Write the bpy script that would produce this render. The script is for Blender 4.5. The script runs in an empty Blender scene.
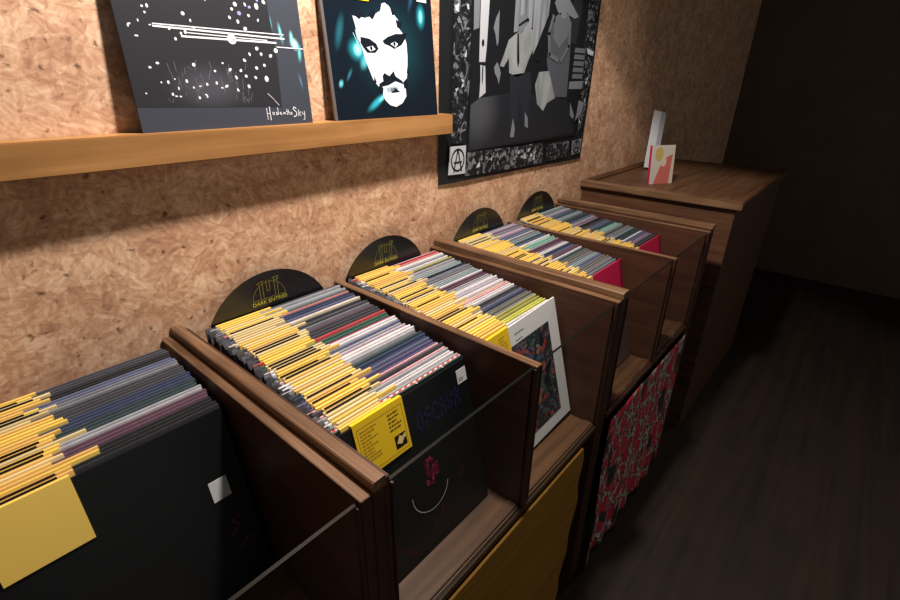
import bpy, bmesh, math, random
from mathutils import Vector, Matrix
random.seed(7)
SC = bpy.context.scene
COL = SC.collection
PI = math.pi

# ------------------------------------------------------------ camera
cam_d = bpy.data.cameras.new('camera'); cam = bpy.data.objects.new('camera', cam_d); COL.objects.link(cam)
_r = Vector((0.65174, -0.75833, 0.01298)); _u = Vector((0.31103, 0.28283, 0.90734)); _f = Vector((0.69174, 0.58731, -0.42020))
cam.matrix_world = Matrix((( _r.x, _u.x, -_f.x, -0.27827), (_r.y, _u.y, -_f.y, -0.91962), (_r.z, _u.z, -_f.z, 0.43411), (0, 0, 0, 1)))
cam_d.sensor_width = 36; cam_d.lens = 478.22 / 900 * 36; cam_d.clip_start = 0.02
SC.camera = cam
# ------------------------------------------------------------ world, lamps, exposure
w = bpy.data.worlds.new('world'); SC.world = w; w.use_nodes = True
w.node_tree.nodes['Background'].inputs[0].default_value = (0.92, 0.90, 0.84, 1)
w.node_tree.nodes['Background'].inputs[1].default_value = 0.18
def spot(name, loc, aim, energy, size, ang, blend, col):
    d = bpy.data.lights.new(name, 'SPOT'); d.energy = energy; d.shadow_soft_size = size
    d.spot_size = math.radians(ang); d.spot_blend = blend; d.color = col
    o = bpy.data.objects.new(name, d); COL.objects.link(o); o.location = loc
    o.rotation_euler = (Vector(aim) - Vector(loc)).to_track_quat('-Z', 'Y').to_euler()
    return o
spot('ceiling_spot', (0.40, -0.43, 1.27), (0.44, -0.14, -0.1), 122, 0.045, 120, 0.14, (1.0, 0.92, 0.86))
spot('far_ceiling_spot', (1.75, -0.75, 1.62), (1.5, -0.3, -0.1), 16, 0.06, 74, 0.7, (1.0, 0.90, 0.80))
SC.view_settings.view_transform = 'Standard'; SC.view_settings.look = 'None'
SC.view_settings.gamma = 1; SC.view_settings.use_curve_mapping = False
SC.view_settings.exposure = 0.0

# ------------------------------------------------------------ materials
def s2l(c):
    return tuple(((x/255)/12.92 if x/255 <= .04045 else ((x/255+.055)/1.055)**2.4) for x in c) + (1,)
MATS = {}
def N(nt, kind, **kw):
    n = nt.nodes.new(kind)
    for k, v in kw.items(): setattr(n, k, v)
    return n
def mat(name, rgb, rough=0.5, spec=0.4, var=0.0, coat=0.0, noise=0.0, nscale=40):
    if name in MATS: return MATS[name]
    m = bpy.data.materials.new(name); m.use_nodes = True; nt = m.node_tree; b = nt.nodes['Principled BSDF']
    b.inputs['Roughness'].default_value = rough; b.inputs['Specular IOR Level'].default_value = spec
    b.inputs['Coat Weight'].default_value = coat; b.inputs['Coat Roughness'].default_value = 0.25
    rgbn = N(nt, 'ShaderNodeRGB'); rgbn.outputs[0].default_value = s2l(rgb); out = rgbn.outputs[0]
    if var:
        oi = N(nt, 'ShaderNodeObjectInfo'); mr = N(nt, 'ShaderNodeMapRange')
        mr.inputs[3].default_value = 1 - var; mr.inputs[4].default_value = 1 + var
        nt.links.new(oi.outputs['Random'], mr.inputs[0])
        hs = N(nt, 'ShaderNodeHueSaturation'); nt.links.new(out, hs.inputs['Color']); nt.links.new(mr.outputs[0], hs.inputs['Value']); out = hs.outputs[0]
    if noise:
        tc = N(nt, 'ShaderNodeTexCoord'); nz = N(nt, 'ShaderNodeTexNoise'); nz.inputs['Scale'].default_value = nscale; nz.inputs['Detail'].default_value = 5
        nt.links.new(tc.outputs['Object'], nz.inputs['Vector'])
        mr = N(nt, 'ShaderNodeMapRange'); mr.inputs[1].default_value = .3; mr.inputs[2].default_value = .7; mr.inputs[3].default_value = 1 - noise; mr.inputs[4].default_value = 1 + noise
        nt.links.new(nz.outputs[0], mr.inputs[0])
        hs = N(nt, 'ShaderNodeHueSaturation'); nt.links.new(out, hs.inputs['Color']); nt.links.new(mr.outputs[0], hs.inputs['Value']); out = hs.outputs[0]
    nt.links.new(out, b.inputs['Base Color'])
    MATS[name] = m; return m
def wood(name, dark, light, axis, rough=0.45, scale=1.0):
    """grain running along axis ('x','y','z') in world units"""
    if name in MATS: return MATS[name]
    m = bpy.data.materials.new(name); m.use_nodes = True; nt = m.node_tree; b = nt.nodes['Principled BSDF']
    tc = N(nt, 'ShaderNodeTexCoord'); mp = N(nt, 'ShaderNodeMapping')
    sc = {'x': (3, 60, 60), 'y': (60, 3, 60), 'z': (60, 60, 3)}[axis]
    mp.inputs['Scale'].default_value = tuple(v*scale for v in sc)
    nt.links.new(tc.outputs['Object'], mp.inputs[0])
    nz = N(nt, 'ShaderNodeTexNoise'); nz.inputs['Scale'].default_value = 1.0; nz.inputs['Detail'].default_value = 6; nz.inputs['Distortion'].default_value = 0.6
    nt.links.new(mp.outputs[0], nz.inputs['Vector'])
    n2 = N(nt, 'ShaderNodeTexNoise'); n2.inputs['Scale'].default_value = 7; n2.inputs['Detail'].default_value = 3
    nt.links.new(tc.outputs['Object'], n2.inputs['Vector'])
    ad = N(nt, 'ShaderNodeMath', operation='MULTIPLY_ADD'); ad.inputs[1].default_value = .35
    nt.links.new(n2.outputs[0], ad.inputs[0]); nt.links.new(nz.outputs[0], ad.inputs[2])
    cr = N(nt, 'ShaderNodeValToRGB'); cr.color_ramp.elements[0].position = .5; cr.color_ramp.elements[1].position = .85
    cr.color_ramp.elements[0].color = s2l(dark); cr.color_ramp.elements[1].color = s2l(light)
    nt.links.new(ad.outputs[0], cr.inputs[0]); nt.links.new(cr.outputs[0], b.inputs['Base Color'])
    b.inputs['Roughness'].default_value = rough; b.inputs['Specular IOR Level'].default_value = .35
    bp = N(nt, 'ShaderNodeBump'); bp.inputs['Strength'].default_value = .15; bp.inputs['Distance'].default_value = .002
    nt.links.new(nz.outputs[0], bp.inputs['Height']); nt.links.new(bp.outputs[0], b.inputs['Normal'])
    MATS[name] = m; return m
def osb():
    m = bpy.data.materials.new('chipboard'); m.use_nodes = True; nt = m.node_tree; b = nt.nodes['Principled BSDF']
    tc = N(nt, 'ShaderNodeTexCoord'); L = nt.links.new
    cols = []
    warp = N(nt, 'ShaderNodeTexNoise'); warp.inputs['Scale'].default_value = 12; warp.inputs['Detail'].default_value = 2
    L(tc.outputs['Object'], warp.inputs['Vector'])
    wadd = N(nt, 'ShaderNodeVectorMath', operation='MULTIPLY_ADD'); wadd.inputs[1].default_value = (.05, .05, .05)
    L(warp.outputs['Color'], wadd.inputs[0]); L(tc.outputs['Object'], wadd.inputs[2])
    for i, (vs, off) in enumerate(((26, 0), (46, 3.3))):
        mo = N(nt, 'ShaderNodeMapping'); mo.inputs['Location'].default_value = (off, off, off); mo.inputs['Scale'].default_value = (1, 1, 1.3)
        L(wadd.outputs[0], mo.inputs[0])
        v = N(nt, 'ShaderNodeTexVoronoi'); v.inputs['Scale'].default_value = vs; L(mo.outputs[0], v.inputs['Vector'])
        sp = N(nt, 'ShaderNodeSeparateColor'); L(v.outputs['Color'], sp.inputs[0])
        an = N(nt, 'ShaderNodeMath', operation='MULTIPLY'); an.inputs[1].default_value = PI; L(sp.outputs[0], an.inputs[0])
        vr = N(nt, 'ShaderNodeVectorRotate'); vr.rotation_type = 'Y_AXIS'; L(tc.outputs['Object'], vr.inputs['Vector']); L(an.outputs[0], vr.inputs['Angle'])
        ms = N(nt, 'ShaderNodeMapping'); ms.inputs['Scale'].default_value = (24, 24, 120) if i == 0 else (36, 36, 150); L(vr.outputs[0], ms.inputs[0])
        nz = N(nt, 'ShaderNodeTexNoise'); nz.inputs['Scale'].default_value = 1; nz.inputs['Detail'].default_value = 4; L(ms.outputs[0], nz.inputs['Vector'])
        a = N(nt, 'ShaderNodeMath', operation='MULTIPLY_ADD'); a.inputs[1].default_value = .22; L(sp.outputs[1], a.inputs[0]); L(nz.outputs[0], a.inputs[2]); cols.append(a)
    mx = N(nt, 'ShaderNodeMath', operation='ADD'); L(cols[0].outputs[0], mx.inputs[0]); L(cols[1].outputs[0], mx.inputs[1])
    bl = N(nt, 'ShaderNodeTexNoise'); bl.inputs['Scale'].default_value = 9; bl.inputs['Detail'].default_value = 4; L(tc.outputs['Object'], bl.inputs['Vector'])
    bm_ = N(nt, 'ShaderNodeMath', operation='MULTIPLY_ADD'); bm_.inputs[1].default_value = .7; L(bl.outputs[0], bm_.inputs[0]); L(mx.outputs[0], bm_.inputs[2])
    hf = N(nt, 'ShaderNodeMath', operation='MULTIPLY_ADD'); hf.inputs[1].default_value = .5; hf.inputs[2].default_value = -.18; L(bm_.outputs[0], hf.inputs[0])
    cr = N(nt, 'ShaderNodeValToRGB'); e = cr.color_ramp.elements
    e[0].position = .34; e[0].color = s2l((150, 108, 84)); e[1].position = .9; e[1].color = s2l((246, 216, 188))
    k = cr.color_ramp.elements.new(.56); k.color = s2l((196, 150, 118)); k = cr.color_ramp.elements.new(.7); k.color = s2l((220, 180, 146))
    L(hf.outputs[0], cr.inputs[0])
    # dark specks
    ns = N(nt, 'ShaderNodeTexNoise'); ns.inputs['Scale'].default_value = 60; ns.inputs['Detail'].default_value = 3; L(tc.outputs['Object'], ns.inputs['Vector'])
    mr = N(nt, 'ShaderNodeMapRange'); mr.inputs[1].default_value = .62; mr.inputs[2].default_value = .72; mr.inputs[3].default_value = 0; mr.inputs[4].default_value = .8; L(ns.outputs[0], mr.inputs[0])
    mm = N(nt, 'ShaderNodeMix', data_type='RGBA'); mm.inputs[7].default_value = s2l((84, 56, 40)); L(mr.outputs[0], mm.inputs[0]); L(cr.outputs[0], mm.inputs[6])
    L(mm.outputs[2], b.inputs['Base Color']); b.inputs['Roughness'].default_value = .6; b.inputs['Specular IOR Level'].default_value = .25
    bp = N(nt, 'ShaderNodeBump'); bp.inputs['Strength'].default_value = .2; bp.inputs['Distance'].default_value = .002
    L(hf.outputs[0], bp.inputs['Height']); L(bp.outputs[0], b.inputs['Normal'])
    return m
def glow_print(name, base, blobs, rough=.35):
    """printed cover with soft coloured flares; blobs: (x,z,rx,rz,rot,rgb,strength) in the cover's own metres"""
    m = bpy.data.materials.new(name); m.use_nodes = True; nt = m.node_tree; b = nt.nodes['Principled BSDF']; L = nt.links.new
    tc = N(nt, 'ShaderNodeTexCoord'); c = N(nt, 'ShaderNodeRGB'); c.outputs[0].default_value = s2l(base); out = c.outputs[0]
    for (x, z, rx, rz, rot, rgb, st) in blobs:
        mp = N(nt, 'ShaderNodeMapping', vector_type='TEXTURE'); mp.inputs['Location'].default_value = (x, 0, z); mp.inputs['Rotation'].default_value = (0, rot, 0); mp.inputs['Scale'].default_value = (rx, 1000, rz)
        L(tc.outputs['Object'], mp.inputs[0])
        ln = N(nt, 'ShaderNodeVectorMath', operation='LENGTH'); L(mp.outputs[0], ln.inputs[0])
        mr = N(nt, 'ShaderNodeMapRange', interpolation_type='SMOOTHERSTEP'); mr.inputs[1].default_value = 0; mr.inputs[2].default_value = 1; mr.inputs[3].default_value = st; mr.inputs[4].default_value = 0
        L(ln.outputs['Value'], mr.inputs[0])
        mm = N(nt, 'ShaderNodeMix', data_type='RGBA'); mm.inputs[7].default_value = s2l(rgb); L(mr.outputs[0], mm.inputs[0]); L(out, mm.inputs[6]); out = mm.outputs[2]
    L(out, b.inputs['Base Color']); b.inputs['Roughness'].default_value = rough; b.inputs['Specular IOR Level'].default_value = .35
    return m
def speckle(name, stops, scale=(60, 60, 60), rough=.5, detail=3, dist=1.5, voro=0):
    m = bpy.data.materials.new(name); m.use_nodes = True; nt = m.node_tree; b = nt.nodes['Principled BSDF']; L = nt.links.new
    tc = N(nt, 'ShaderNodeTexCoord'); mp = N(nt, 'ShaderNodeMapping'); mp.inputs['Scale'].default_value = scale; L(tc.outputs['Object'], mp.inputs[0])
    nz = N(nt, 'ShaderNodeTexNoise'); nz.inputs['Scale'].default_value = 1; nz.inputs['Detail'].default_value = detail; nz.inputs['Distortion'].default_value = dist; L(mp.outputs[0], nz.inputs['Vector'])
    cr = N(nt, 'ShaderNodeValToRGB'); els = cr.color_ramp.elements; els[0].position = stops[0][0]; els[0].color = s2l(stops[0][1]); els[1].position = stops[-1][0]; els[1].color = s2l(stops[-1][1])
    for pz, cc in stops[1:-1]: k = els.new(pz); k.color = s2l(cc)
    L(nz.outputs[0], cr.inputs[0]); L(cr.outputs[0], b.inputs['Base Color']); b.inputs['Roughness'].default_value = rough; b.inputs['Specular IOR Level'].default_value = .3
    return m
def glass_mat():
    m = bpy.data.materials.new('clear_glass'); m.use_nodes = True; nt = m.node_tree; nt.nodes.clear(); L = nt.links.new
    o = N(nt, 'ShaderNodeOutputMaterial'); t = N(nt, 'ShaderNodeBsdfTransparent'); t.inputs[0].default_value = (.93, .95, .94, 1)
    g = N(nt, 'ShaderNodeBsdfGlossy'); g.inputs['Roughness'].default_value = .03
    fr = N(nt, 'ShaderNodeFresnel'); fr.inputs[0].default_value = 1.45; mx = N(nt, 'ShaderNodeMixShader')
    ge = N(nt, 'ShaderNodeNewGeometry'); iv = N(nt, 'ShaderNodeMath', operation='SUBTRACT'); iv.inputs[0].default_value = 1; L(ge.outputs['Backfacing'], iv.inputs[1])
    ml = N(nt, 'ShaderNodeMath', operation='MULTIPLY'); L(fr.outputs[0], ml.inputs[0]); L(iv.outputs[0], ml.inputs[1]); L(ml.outputs[0], mx.inputs[0]); L(t.outputs[0], mx.inputs[1]); L(g.outputs[0], mx.inputs[2]); L(mx.outputs[0], o.inputs[0])
    return m
OSB = osb(); GLASS = glass_mat()
GLASS_EDGE = mat('glass_edge', (10, 15, 13), .3, .25)
W_TOP = wood('brown_wood_along_y', (78, 55, 37), (134, 100, 72), 'y', .4)
W_SIDE = wood('dark_brown_panel_along_y', (56, 32, 21), (76, 46, 31), 'y', .5)
W_Z = wood('dark_brown_wood_along_z', (58, 32, 20), (80, 47, 29), 'z', .5)
W_X = wood('brown_wood_along_x', (62, 40, 24), (98, 66, 40), 'x', .5)
W_RAIL = wood('honey_wood_rail', (146, 102, 56), (182, 132, 80), 'x', .38, .6)
W_FLOOR = wood('dark_floor_wood', (26, 18, 13), (44, 29, 20), 'x', .75, .4)
PLASTIC = mat('dusty_clear_plastic', (105, 105, 108), .25, .6, var=.6)
BLACKP = mat('black_vinyl_plastic', (16, 16, 17), .28, .5)

# ------------------------------------------------------------ mesh helpers
class MB:
    def __init__(s): s.v = []; s.f = []; s.m = []
    def box(s, a, b, mi=0):
        x0, y0, z0 = a; x1, y1, z1 = b; n = len(s.v)
        s.v += [(x0,y0,z0),(x1,y0,z0),(x1,y1,z0),(x0,y1,z0),(x0,y0,z1),(x1,y0,z1),(x1,y1,z1),(x0,y1,z1)]
        for q in ((0,3,2,1),(4,5,6,7),(0,1,5,4),(1,2,6,5),(2,3,7,6),(3,0,4,7)): s.f.append(tuple(n+i for i in q)); s.m.append(mi)
        return s
    def poly(s, pts, y, mi=0):
        """flat print in the x-z plane facing -y"""
        A = sum(pts[i][0]*pts[(i+1) % len(pts)][1] - pts[(i+1) % len(pts)][0]*pts[i][1] for i in range(len(pts)))
        if A < 0: pts = list(reversed(pts))
        n = len(s.v); s.v += [(p[0], y, p[1]) for p in pts]; s.f.append(tuple(range(n, n+len(pts)))); s.m.append(mi); return s
    def ell(s, cx, cz, rx, rz, y, mi=0, rot=0, k=14):
        return s.poly([(cx+rx*math.cos(t)*math.cos(rot)-rz*math.sin(t)*math.sin(rot), cz+rx*math.cos(t)*math.sin(rot)+rz*math.sin(t)*math.cos(rot)) for t in [2*PI*i/k for i in range(k)]], y, mi)
    def stroke(s, pts, wd, y, mi=0):
        for (a, b) in zip(pts[:-1], pts[1:]):
            dx, dz = b[0]-a[0], b[1]-a[1]; l = math.hypot(dx, dz) or 1e-9; nx, nz = -dz/l*wd/2, dx/l*wd/2; ex, ez = dx/l*wd*.3, dz/l*wd*.3
            s.poly([(a[0]+nx-ex, a[1]+nz-ez), (a[0]-nx-ex, a[1]-nz-ez), (b[0]-nx+ex, b[1]-nz+ez), (b[0]+nx+ex, b[1]+nz+ez)], y, mi)
        return s
    def prism(s, prof, y0, y1, mi=0):
        """x-z profile extruded along y"""
        n = len(s.v); k = len(prof)
        s.v += [(x, y0, z) for x, z in prof] + [(x, y1, z) for x, z in prof]
        s.f.append(tuple(range(n, n+k))); s.m.append(mi); s.f.append(tuple(reversed(range(n+k, n+2*k)))); s.m.append(mi)
        for i in range(k):
            j = (i+1) % k; s.f.append((n+i, n+k+i, n+k+j, n+j)); s.m.append(mi)
        return s
    def mesh(s, name, mats, bevel=0):
        me = bpy.data.meshes.new(name); me.from_pydata(s.v, [], s.f)
        for m in (mats if isinstance(mats, (list, tuple)) else [mats]): me.materials.append(m)
        for p, mi in zip(me.polygons, s.m): p.material_index = mi
        if bevel:
            bm = bmesh.new(); bm.from_mesh(me)
            bmesh.ops.bevel(bm, geom=[e for e in bm.edges if len(e.link_faces) == 2], offset=bevel, segments=2, affect='EDGES', clamp_overlap=True)
            bm.to_mesh(me); bm.free()
        me.update(); return me
    def build(s, name, mats, parent=None, bevel=0, label=None):
        o = bpy.data.objects.new(name, s.mesh(name, mats, bevel)); COL.objects.link(o)
        if parent: o.parent = parent
        if label: o['label'] = label
        return o
def tag(o, label, cat, group=None):
    o['label'] = label; o['category'] = cat
    if group: o['group'] = group
    return o
def thing(name, label, cat, loc=(0,0,0), rot=(0,0,0), group=None):
    o = bpy.data.objects.new(name, None); o.empty_display_size = .05; COL.objects.link(o); o.location = loc; o.rotation_euler = rot
    return tag(o, label, cat, group)
def struct(name, mb, m):
    o = mb.build(name, m); o['kind'] = 'structure'; return o
def text_mesh(txt, size, depth=.0004, space=1.0):
    c = bpy.data.curves.new('lettering', 'FONT'); c.body = txt; c.size = size; c.extrude = depth; c.align_x = 'CENTER'; c.space_character = space
    o = bpy.data.objects.new('lettering', c); COL.objects.link(o)
    bpy.context.view_layer.update()
    me = bpy.data.meshes.new_from_object(o.evaluated_get(bpy.context.evaluated_depsgraph_get()))
    COL.objects.unlink(o); bpy.data.objects.remove(o)
    return me

# ------------------------------------------------------------ setting
FZ = -0.96
struct('wall_back', MB().box((-2.2, 0, FZ), (4.2, .1, 1.75)), OSB)
struct('floor', MB().box((-2.2, -2.6, FZ-.05), (4.2, .1, FZ)), W_FLOOR)
struct('ceiling', MB().box((-2.2, -2.6, 1.75), (4.2, .1, 1.8)), mat('dark_ceiling_paint', (70, 66, 62), .8))
struct('wall_right', MB().box((4.2, -2.6, FZ), (4.3, .1, 1.75)), mat('dim_brown_wall', (92, 74, 60), .7, noise=.1, nscale=6))

# ------------------------------------------------------------ record bins
U = .74; D = .5775; H = .364
def bin_unit(X, label, n_bins=2, cr=.005, dm=0):
    """X: world x of the raised left capping board's centre"""
    t = thing('record_bin', label, 'record bin', (X, 0, FZ), group='wooden record bins along the wall')
    z = -FZ
    # left side: post panel with raised capping, a lower inner strip
    MB().box((-.015, -D, 0), (cr, -.002, z-.016)).build('side_panel', W_SIDE, t, .0012)
    MB().prism([(-.015, z-.016), (cr, z-.016), (cr, z-.002), (cr-.002, z), (-.013, z), (-.015, z-.002)], -D-.004, -.002).build('capping_board', W_TOP, t, label='raised worn brown board along the top')
    MB().box((cr+.0002, -D+.002, z-H), (cr+.011, -.002, z-.012)).build('inner_panel', W_SIDE, t, .0012)
    xr = U*n_bins/2
    # right side: lower strip beside next unit
    MB().box((xr-.033, -D, 0), (xr-.0155, -.002, z-.02)).build('side_panel', W_SIDE, t, .0012)
    MB().box((xr-.0335, -D-.002, z-.0198), (xr-.0155, -.002, z-.0165)).build('edge_strip', W_TOP, t, .0008)
    for b in range(1, n_bins):
        MB().box((U/2*b+dm-.0075, -D, z-H), (U/2*b+dm+.0075, -.002, z-.025)).build('divider_panel', W_SIDE, t, .0012)
        MB().box((U/2*b+dm-.0085, -D-.001, z-.0249), (U/2*b+dm+.0085, -.002, z-.021)).build('edge_strip', W_TOP, t, .0008)
    xl = cr+.0112; mb = MB(); nn = 0; mb.v = [(x, yv, zv) for x in (xl, xr-.0335) for (yv, zv) in ((-D, z-H-.015), (-D, z-H), (-.512, z-H), (-.002, z-H+.034), (-.002, z-H-.015))]
    mb.f = [(4,3,2,1,0), (5,6,7,8,9), (0,1,6,5), (1,2,7,6), (2,3,8,7), (3,4,9,8), (4,0,5,9)]; mb.m = [0]*7
    mb.build('bottom_board', W_X, t)
    MB().box((xl, -.016, .02), (xr-.0335, -.004, z-H-.016)).build('back_panel', W_X, t)
    for b in range(n_bins):
        x0 = cr+.012 if b == 0 else U/2*b+dm+.0085
        x1 = xr-.0345 if b == n_bins-1 else U/2*b+dm+U/2-.0085
        MB().box((x0+.001, -D+.012, z-H+.0003), (x1-.001, -D+.034, z-H+.006)).build('glass_channel', W_X, t, .001)
        g = MB().box((x0+.0005, -D+.004, z-H+.0003), (x1-.0005, -D+.009, z-.024))
        g.f = [f for f in g.f]; g.m = [0]*6
        go = g.build('glass_pane', [GLASS, GLASS_EDGE], t)
        for pz in go.data.polygons:
            if abs(pz.normal.y) < .5: pz.material_index = 1
        for sx in (x0, x1):
            MB().box((sx-.0004 if sx == x0 else sx-.0032, -D-.001, z-H+.0062), (sx+.0032 if sx == x0 else sx+.0004, -D+.0034, z-.026)).build('glass_bead', W_Z, t, .0005)
    return t
bin_unit(-U, 'brown wooden record bin unit cut by the left edge, with sparse records at its back')
bin_unit(0, 'nearest brown wooden two-bay record bin, yellow cardboard hung below its glass')
bin_unit(U, 'farther brown wooden record bin unit with red patterned cloth hung below it', 2, .018, .006)
# right-hand end panel closing the far unit
ep = thing('end_panel', 'brown wooden end panel with worn top closing the farthest record bay', 'panel', (2*U, 0, FZ))
MB().box((-.015, -D, 0), (.0, -.002, -FZ-.012)).build('board', W_SIDE, ep, .001)
MB().box((-.015, -D-.004, -FZ-.0118), (.03, -.002, -FZ)).build('capping_board', W_TOP, ep, .0015)
MB().box((.0002, -D, 0), (.03, -.002, -FZ-.014)).build('outer_board', W_Z, ep, .001)

# ------------------------------------------------------------ records
BAYX = [-U+.0302, .0302, U/2+.0086, U+.038, 1.5*U+.0095]      # inner left faces
PAL = {
 'dark grey': (58, 58, 66), 'black': (24, 25, 28), 'grey': (120, 122, 130), 'light grey': (168, 168, 174), 'white': (226, 222, 224),
 'pale teal': (136, 158, 160), 'salmon pink': (214, 120, 108), 'navy blue': (44, 54, 88), 'slate blue': (92, 100, 132), 'lavender': (190, 176, 200),
 'cream': (222, 204, 168), 'red': (206, 52, 56), 'dark green': (44, 92, 72), 'magenta': (180, 50, 96), 'pink': (224, 160, 166), 'peach': (232, 186, 158),
 'dark teal': (40, 60, 66), 'violet': (84, 78, 124), 'olive yellow': (170, 164, 70), 'dark purple': (92, 56, 76), 'lime yellow': (206, 206, 66), 'olive grey': (112, 110, 96),
 'mint green': (126, 186, 160), 'crimson': (176, 22, 58), 'dusty mauve': (140, 112, 136), 'orange': (226, 140, 60)}
PAL = {k: tuple(x*.76+ (sum(v)/3)*.10 + 30 for x in v) for k, v in PAL.items()}
PALM = {k: mat('sleeve_' + k.replace(' ', '_'), v, .42, .45, var=.10, noise=.10, nscale=60) for k, v in PAL.items()}
YEL = [mat('yellow_band', (242, 204, 98), .5, .4, var=.12), mat('pale_yellow_band', (220, 198, 146), .5, .4, var=.16), mat('amber_band', (230, 186, 104), .5, .4, var=.12)]
INK = mat('black_ink', (30, 26, 22), .6, .2)
SW = .31; SHT = .313
sleeve_cache = {}
def sleeve_mesh(c):
    if c not in sleeve_cache:
        sleeve_cache[c] = MB().box((0, -.0021, 0), (SW, .0021, SHT)).mesh('sleeve', PALM[c], .0008)
    return sleeve_cache[c]
band_cache = {}
def band_mesh(wi, yi):
    k = (wi, yi)
    if k not in band_cache:
        wd = (.085, .098, .108, .118, .135)[wi]
        mb = MB().box((.019, -.0027, .225), (.019+wd, .0027, .3155))
        if (wi + 2*yi) % 4 == 1: mb.box((.019+wd*.03, -.0029, .3135), (.019+wd*.82, -.0004, .3160), 1)
        band_cache[k] = mb.mesh('paper_band', [YEL[yi], INK])
    return band_cache[k]
flap_me = MB().box((-.0015, -.0026, .2), (.011, -.0022, .3145)).box((-.0015, .0022, .2), (.008, .0026, .316)).mesh('plastic_flap', PLASTIC)
# prototype record with its parts
def proto_record():
    r = bpy.data.objects.new('record', None); r.empty_display_size = .05; COL.objects.link(r)
    for n, me in (('sleeve', sleeve_mesh('grey')), ('paper_band', band_mesh(2, 0)), ('plastic_flap', flap_me)):
        o = bpy.data.objects.new(n, me); COL.objects.link(o); o.parent = r
    return r
PROTO = proto_record(); used = [False]
def new_record():
    if not used[0]:
        used[0] = True; return PROTO, {c.name.split('.')[0]: c for c in PROTO.children}
    r = PROTO.copy(); COL.objects.link(r); kids = {}
    for ch in PROTO_KIDS:
        c = ch.copy(); COL.objects.link(c); c.parent = r; kids[ch.name.split('.')[0]] = c
    return r, kids
PROTO_KIDS = list(PROTO.children)
ORD = ['', 'first', 'second', 'third', 'fourth', 'fifth', 'sixth', 'seventh', 'eighth']
NUM = ['', 'one', 'two', 'three', 'four', 'five', 'six', 'seven', 'eight']
seen = {}
def fill_bay(bi, bayname, group, runs, y_back, y_front, top=None):
    """runs: [(colour, count)] from the wall to the front; y_*: y of the record bases"""
    n = sum(c for _, c in runs); k = 0; X = BAYX[bi]
    for ri, (c, cnt) in enumerate(runs):
        pv = runs[ri-1][0] if ri else None; nx = runs[ri+1][0] if ri < len(runs)-1 else None
        for j in range(cnt):
            f = k/(n-1) if n > 1 else 0
            r, kids = new_record()
            yb = y_back + (y_front-y_back)*f
            lean = math.radians(3 + 11.2*f) + random.uniform(-.002, .002)
            r.location = (X + .010 + random.uniform(-.0035, .0045), yb, -H + .0035 + .030*(1-f))
            r.rotation_euler = (-lean, 0, 0)
            kids['sleeve'].data = sleeve_mesh(c)
            kids['sleeve'].scale = (1, 1, 1 + random.uniform(-.008, .008))
            u = random.random()
            kids['paper_band'].data = band_mesh(random.choice((0, 1, 2, 2, 3, 3, 4)), 0 if u < .48 else (1 if u < .8 else 2))
            head = c + ' record' if cnt == 1 else '%s of %s %s records' % (ORD[j+1], NUM[cnt], c)
            if pv and nx: lab = '%s between %s and %s ones, %s' % (head, pv, nx, bayname)
            elif nx: lab = '%s farthest back by the wall, %s' % (head, bayname)
            else: lab = '%s just behind the front album, %s' % (head, bayname)
            if lab in seen: lab = lab.replace(' record', ' yellow-banded record', 1)
            while lab in seen: lab = lab.replace(' ones,', ' ones again,', 1)
            seen[lab] = 1
            tag(r, lab, 'record', group); k += 1
R1 = [('dark grey',1),('light grey',2),('pale teal',1),('grey',1),('salmon pink',1),('navy blue',2),('slate blue',1),('lavender',1),('cream',1),('dark grey',3),('grey',1),('dark purple',1),
      ('dark grey',3),('black',1),('red',1),('dark green',2),('magenta',1),('white',2),('slate blue',1),('light grey',1),('lavender',1),('peach',1),('white',2),('light grey',1),('dark teal',2),
      ('navy blue',2),('slate blue',1),('violet',2),('pink',1),('dark grey',1),('pink',1),('light grey',1),('white',2)]
fill_bay(1, 'first full bay', 'records in the nearest full bay', R1 + [('light grey', 1)], -.047, -.482)
R2 = [('lavender',1),('red',1),('salmon pink',1),('white',2),('grey',1),('white',1),('olive yellow',1),('dark grey',1),('light grey',2),('pale teal',2),('black',1),('slate blue',1),('grey',2),('light grey',1),
      ('pale teal',2),('white',1),('dark purple',2),('light grey',2),('white',2),('lavender',1),('white',2),('peach',1),('pink',1),('white',2),('dark grey',2),('slate blue',1),('navy blue',1),
      ('olive grey',2),('grey',1),('olive yellow',2),('lime yellow',2)]
fill_bay(2, 'second bay', 'records in the bay with the white front album', R2 + [('white', 1)], -.047, -.484)
R3 = [('dark grey',1),('lavender',2),('dusty mauve',2),('grey',1),('lavender',1),('pink',1),('dusty mauve',1),('slate blue',2),('white',1),('grey',2),('pale teal',2),('dark teal',1),('slate blue',2),('white',1),
      ('mint green',3),('light grey',1),('dark purple',2),('dusty mauve',1),('white',2),('navy blue',2),('slate blue',1),('dark purple',2),('white',1),('dark teal',2),('olive grey',2),('grey',2),('pale teal',2),('slate blue',2),('olive grey',2),('grey',3)]
fill_bay(3, 'third bay', 'records in the bay with the crimson front album', R3, -.047, -.484)
R4 = [('pale teal',2),('grey',2),('light grey',2),('slate blue',2),('dark teal',2),('pale teal',2),('grey',1),('dark teal',3),('slate blue',2),('light grey',1),('dusty mauve',2),('black',2),('dark grey',2),
      ('slate blue',2),('dark teal',2),('mint green',2),('pale teal',2),('dark grey',2),('grey',2),('pale teal',1),('dark teal',3),('white',1),('slate blue',2),('dusty mauve',2),('dark grey',2)]
fill_bay(4, 'farthest bay', 'records in the farthest bay', R4, -.047, -.484)
R0 = [('dark grey',3),('black',2),('slate blue',2),('grey',2),('dark grey',4),('navy blue',3),('dark teal',3),('light grey',2),('dark purple',3),('black',4)]
fill_bay(0, 'left bay cut by the frame edge', 'records in the left bay', [], -.05, -.3) if False else None
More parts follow.
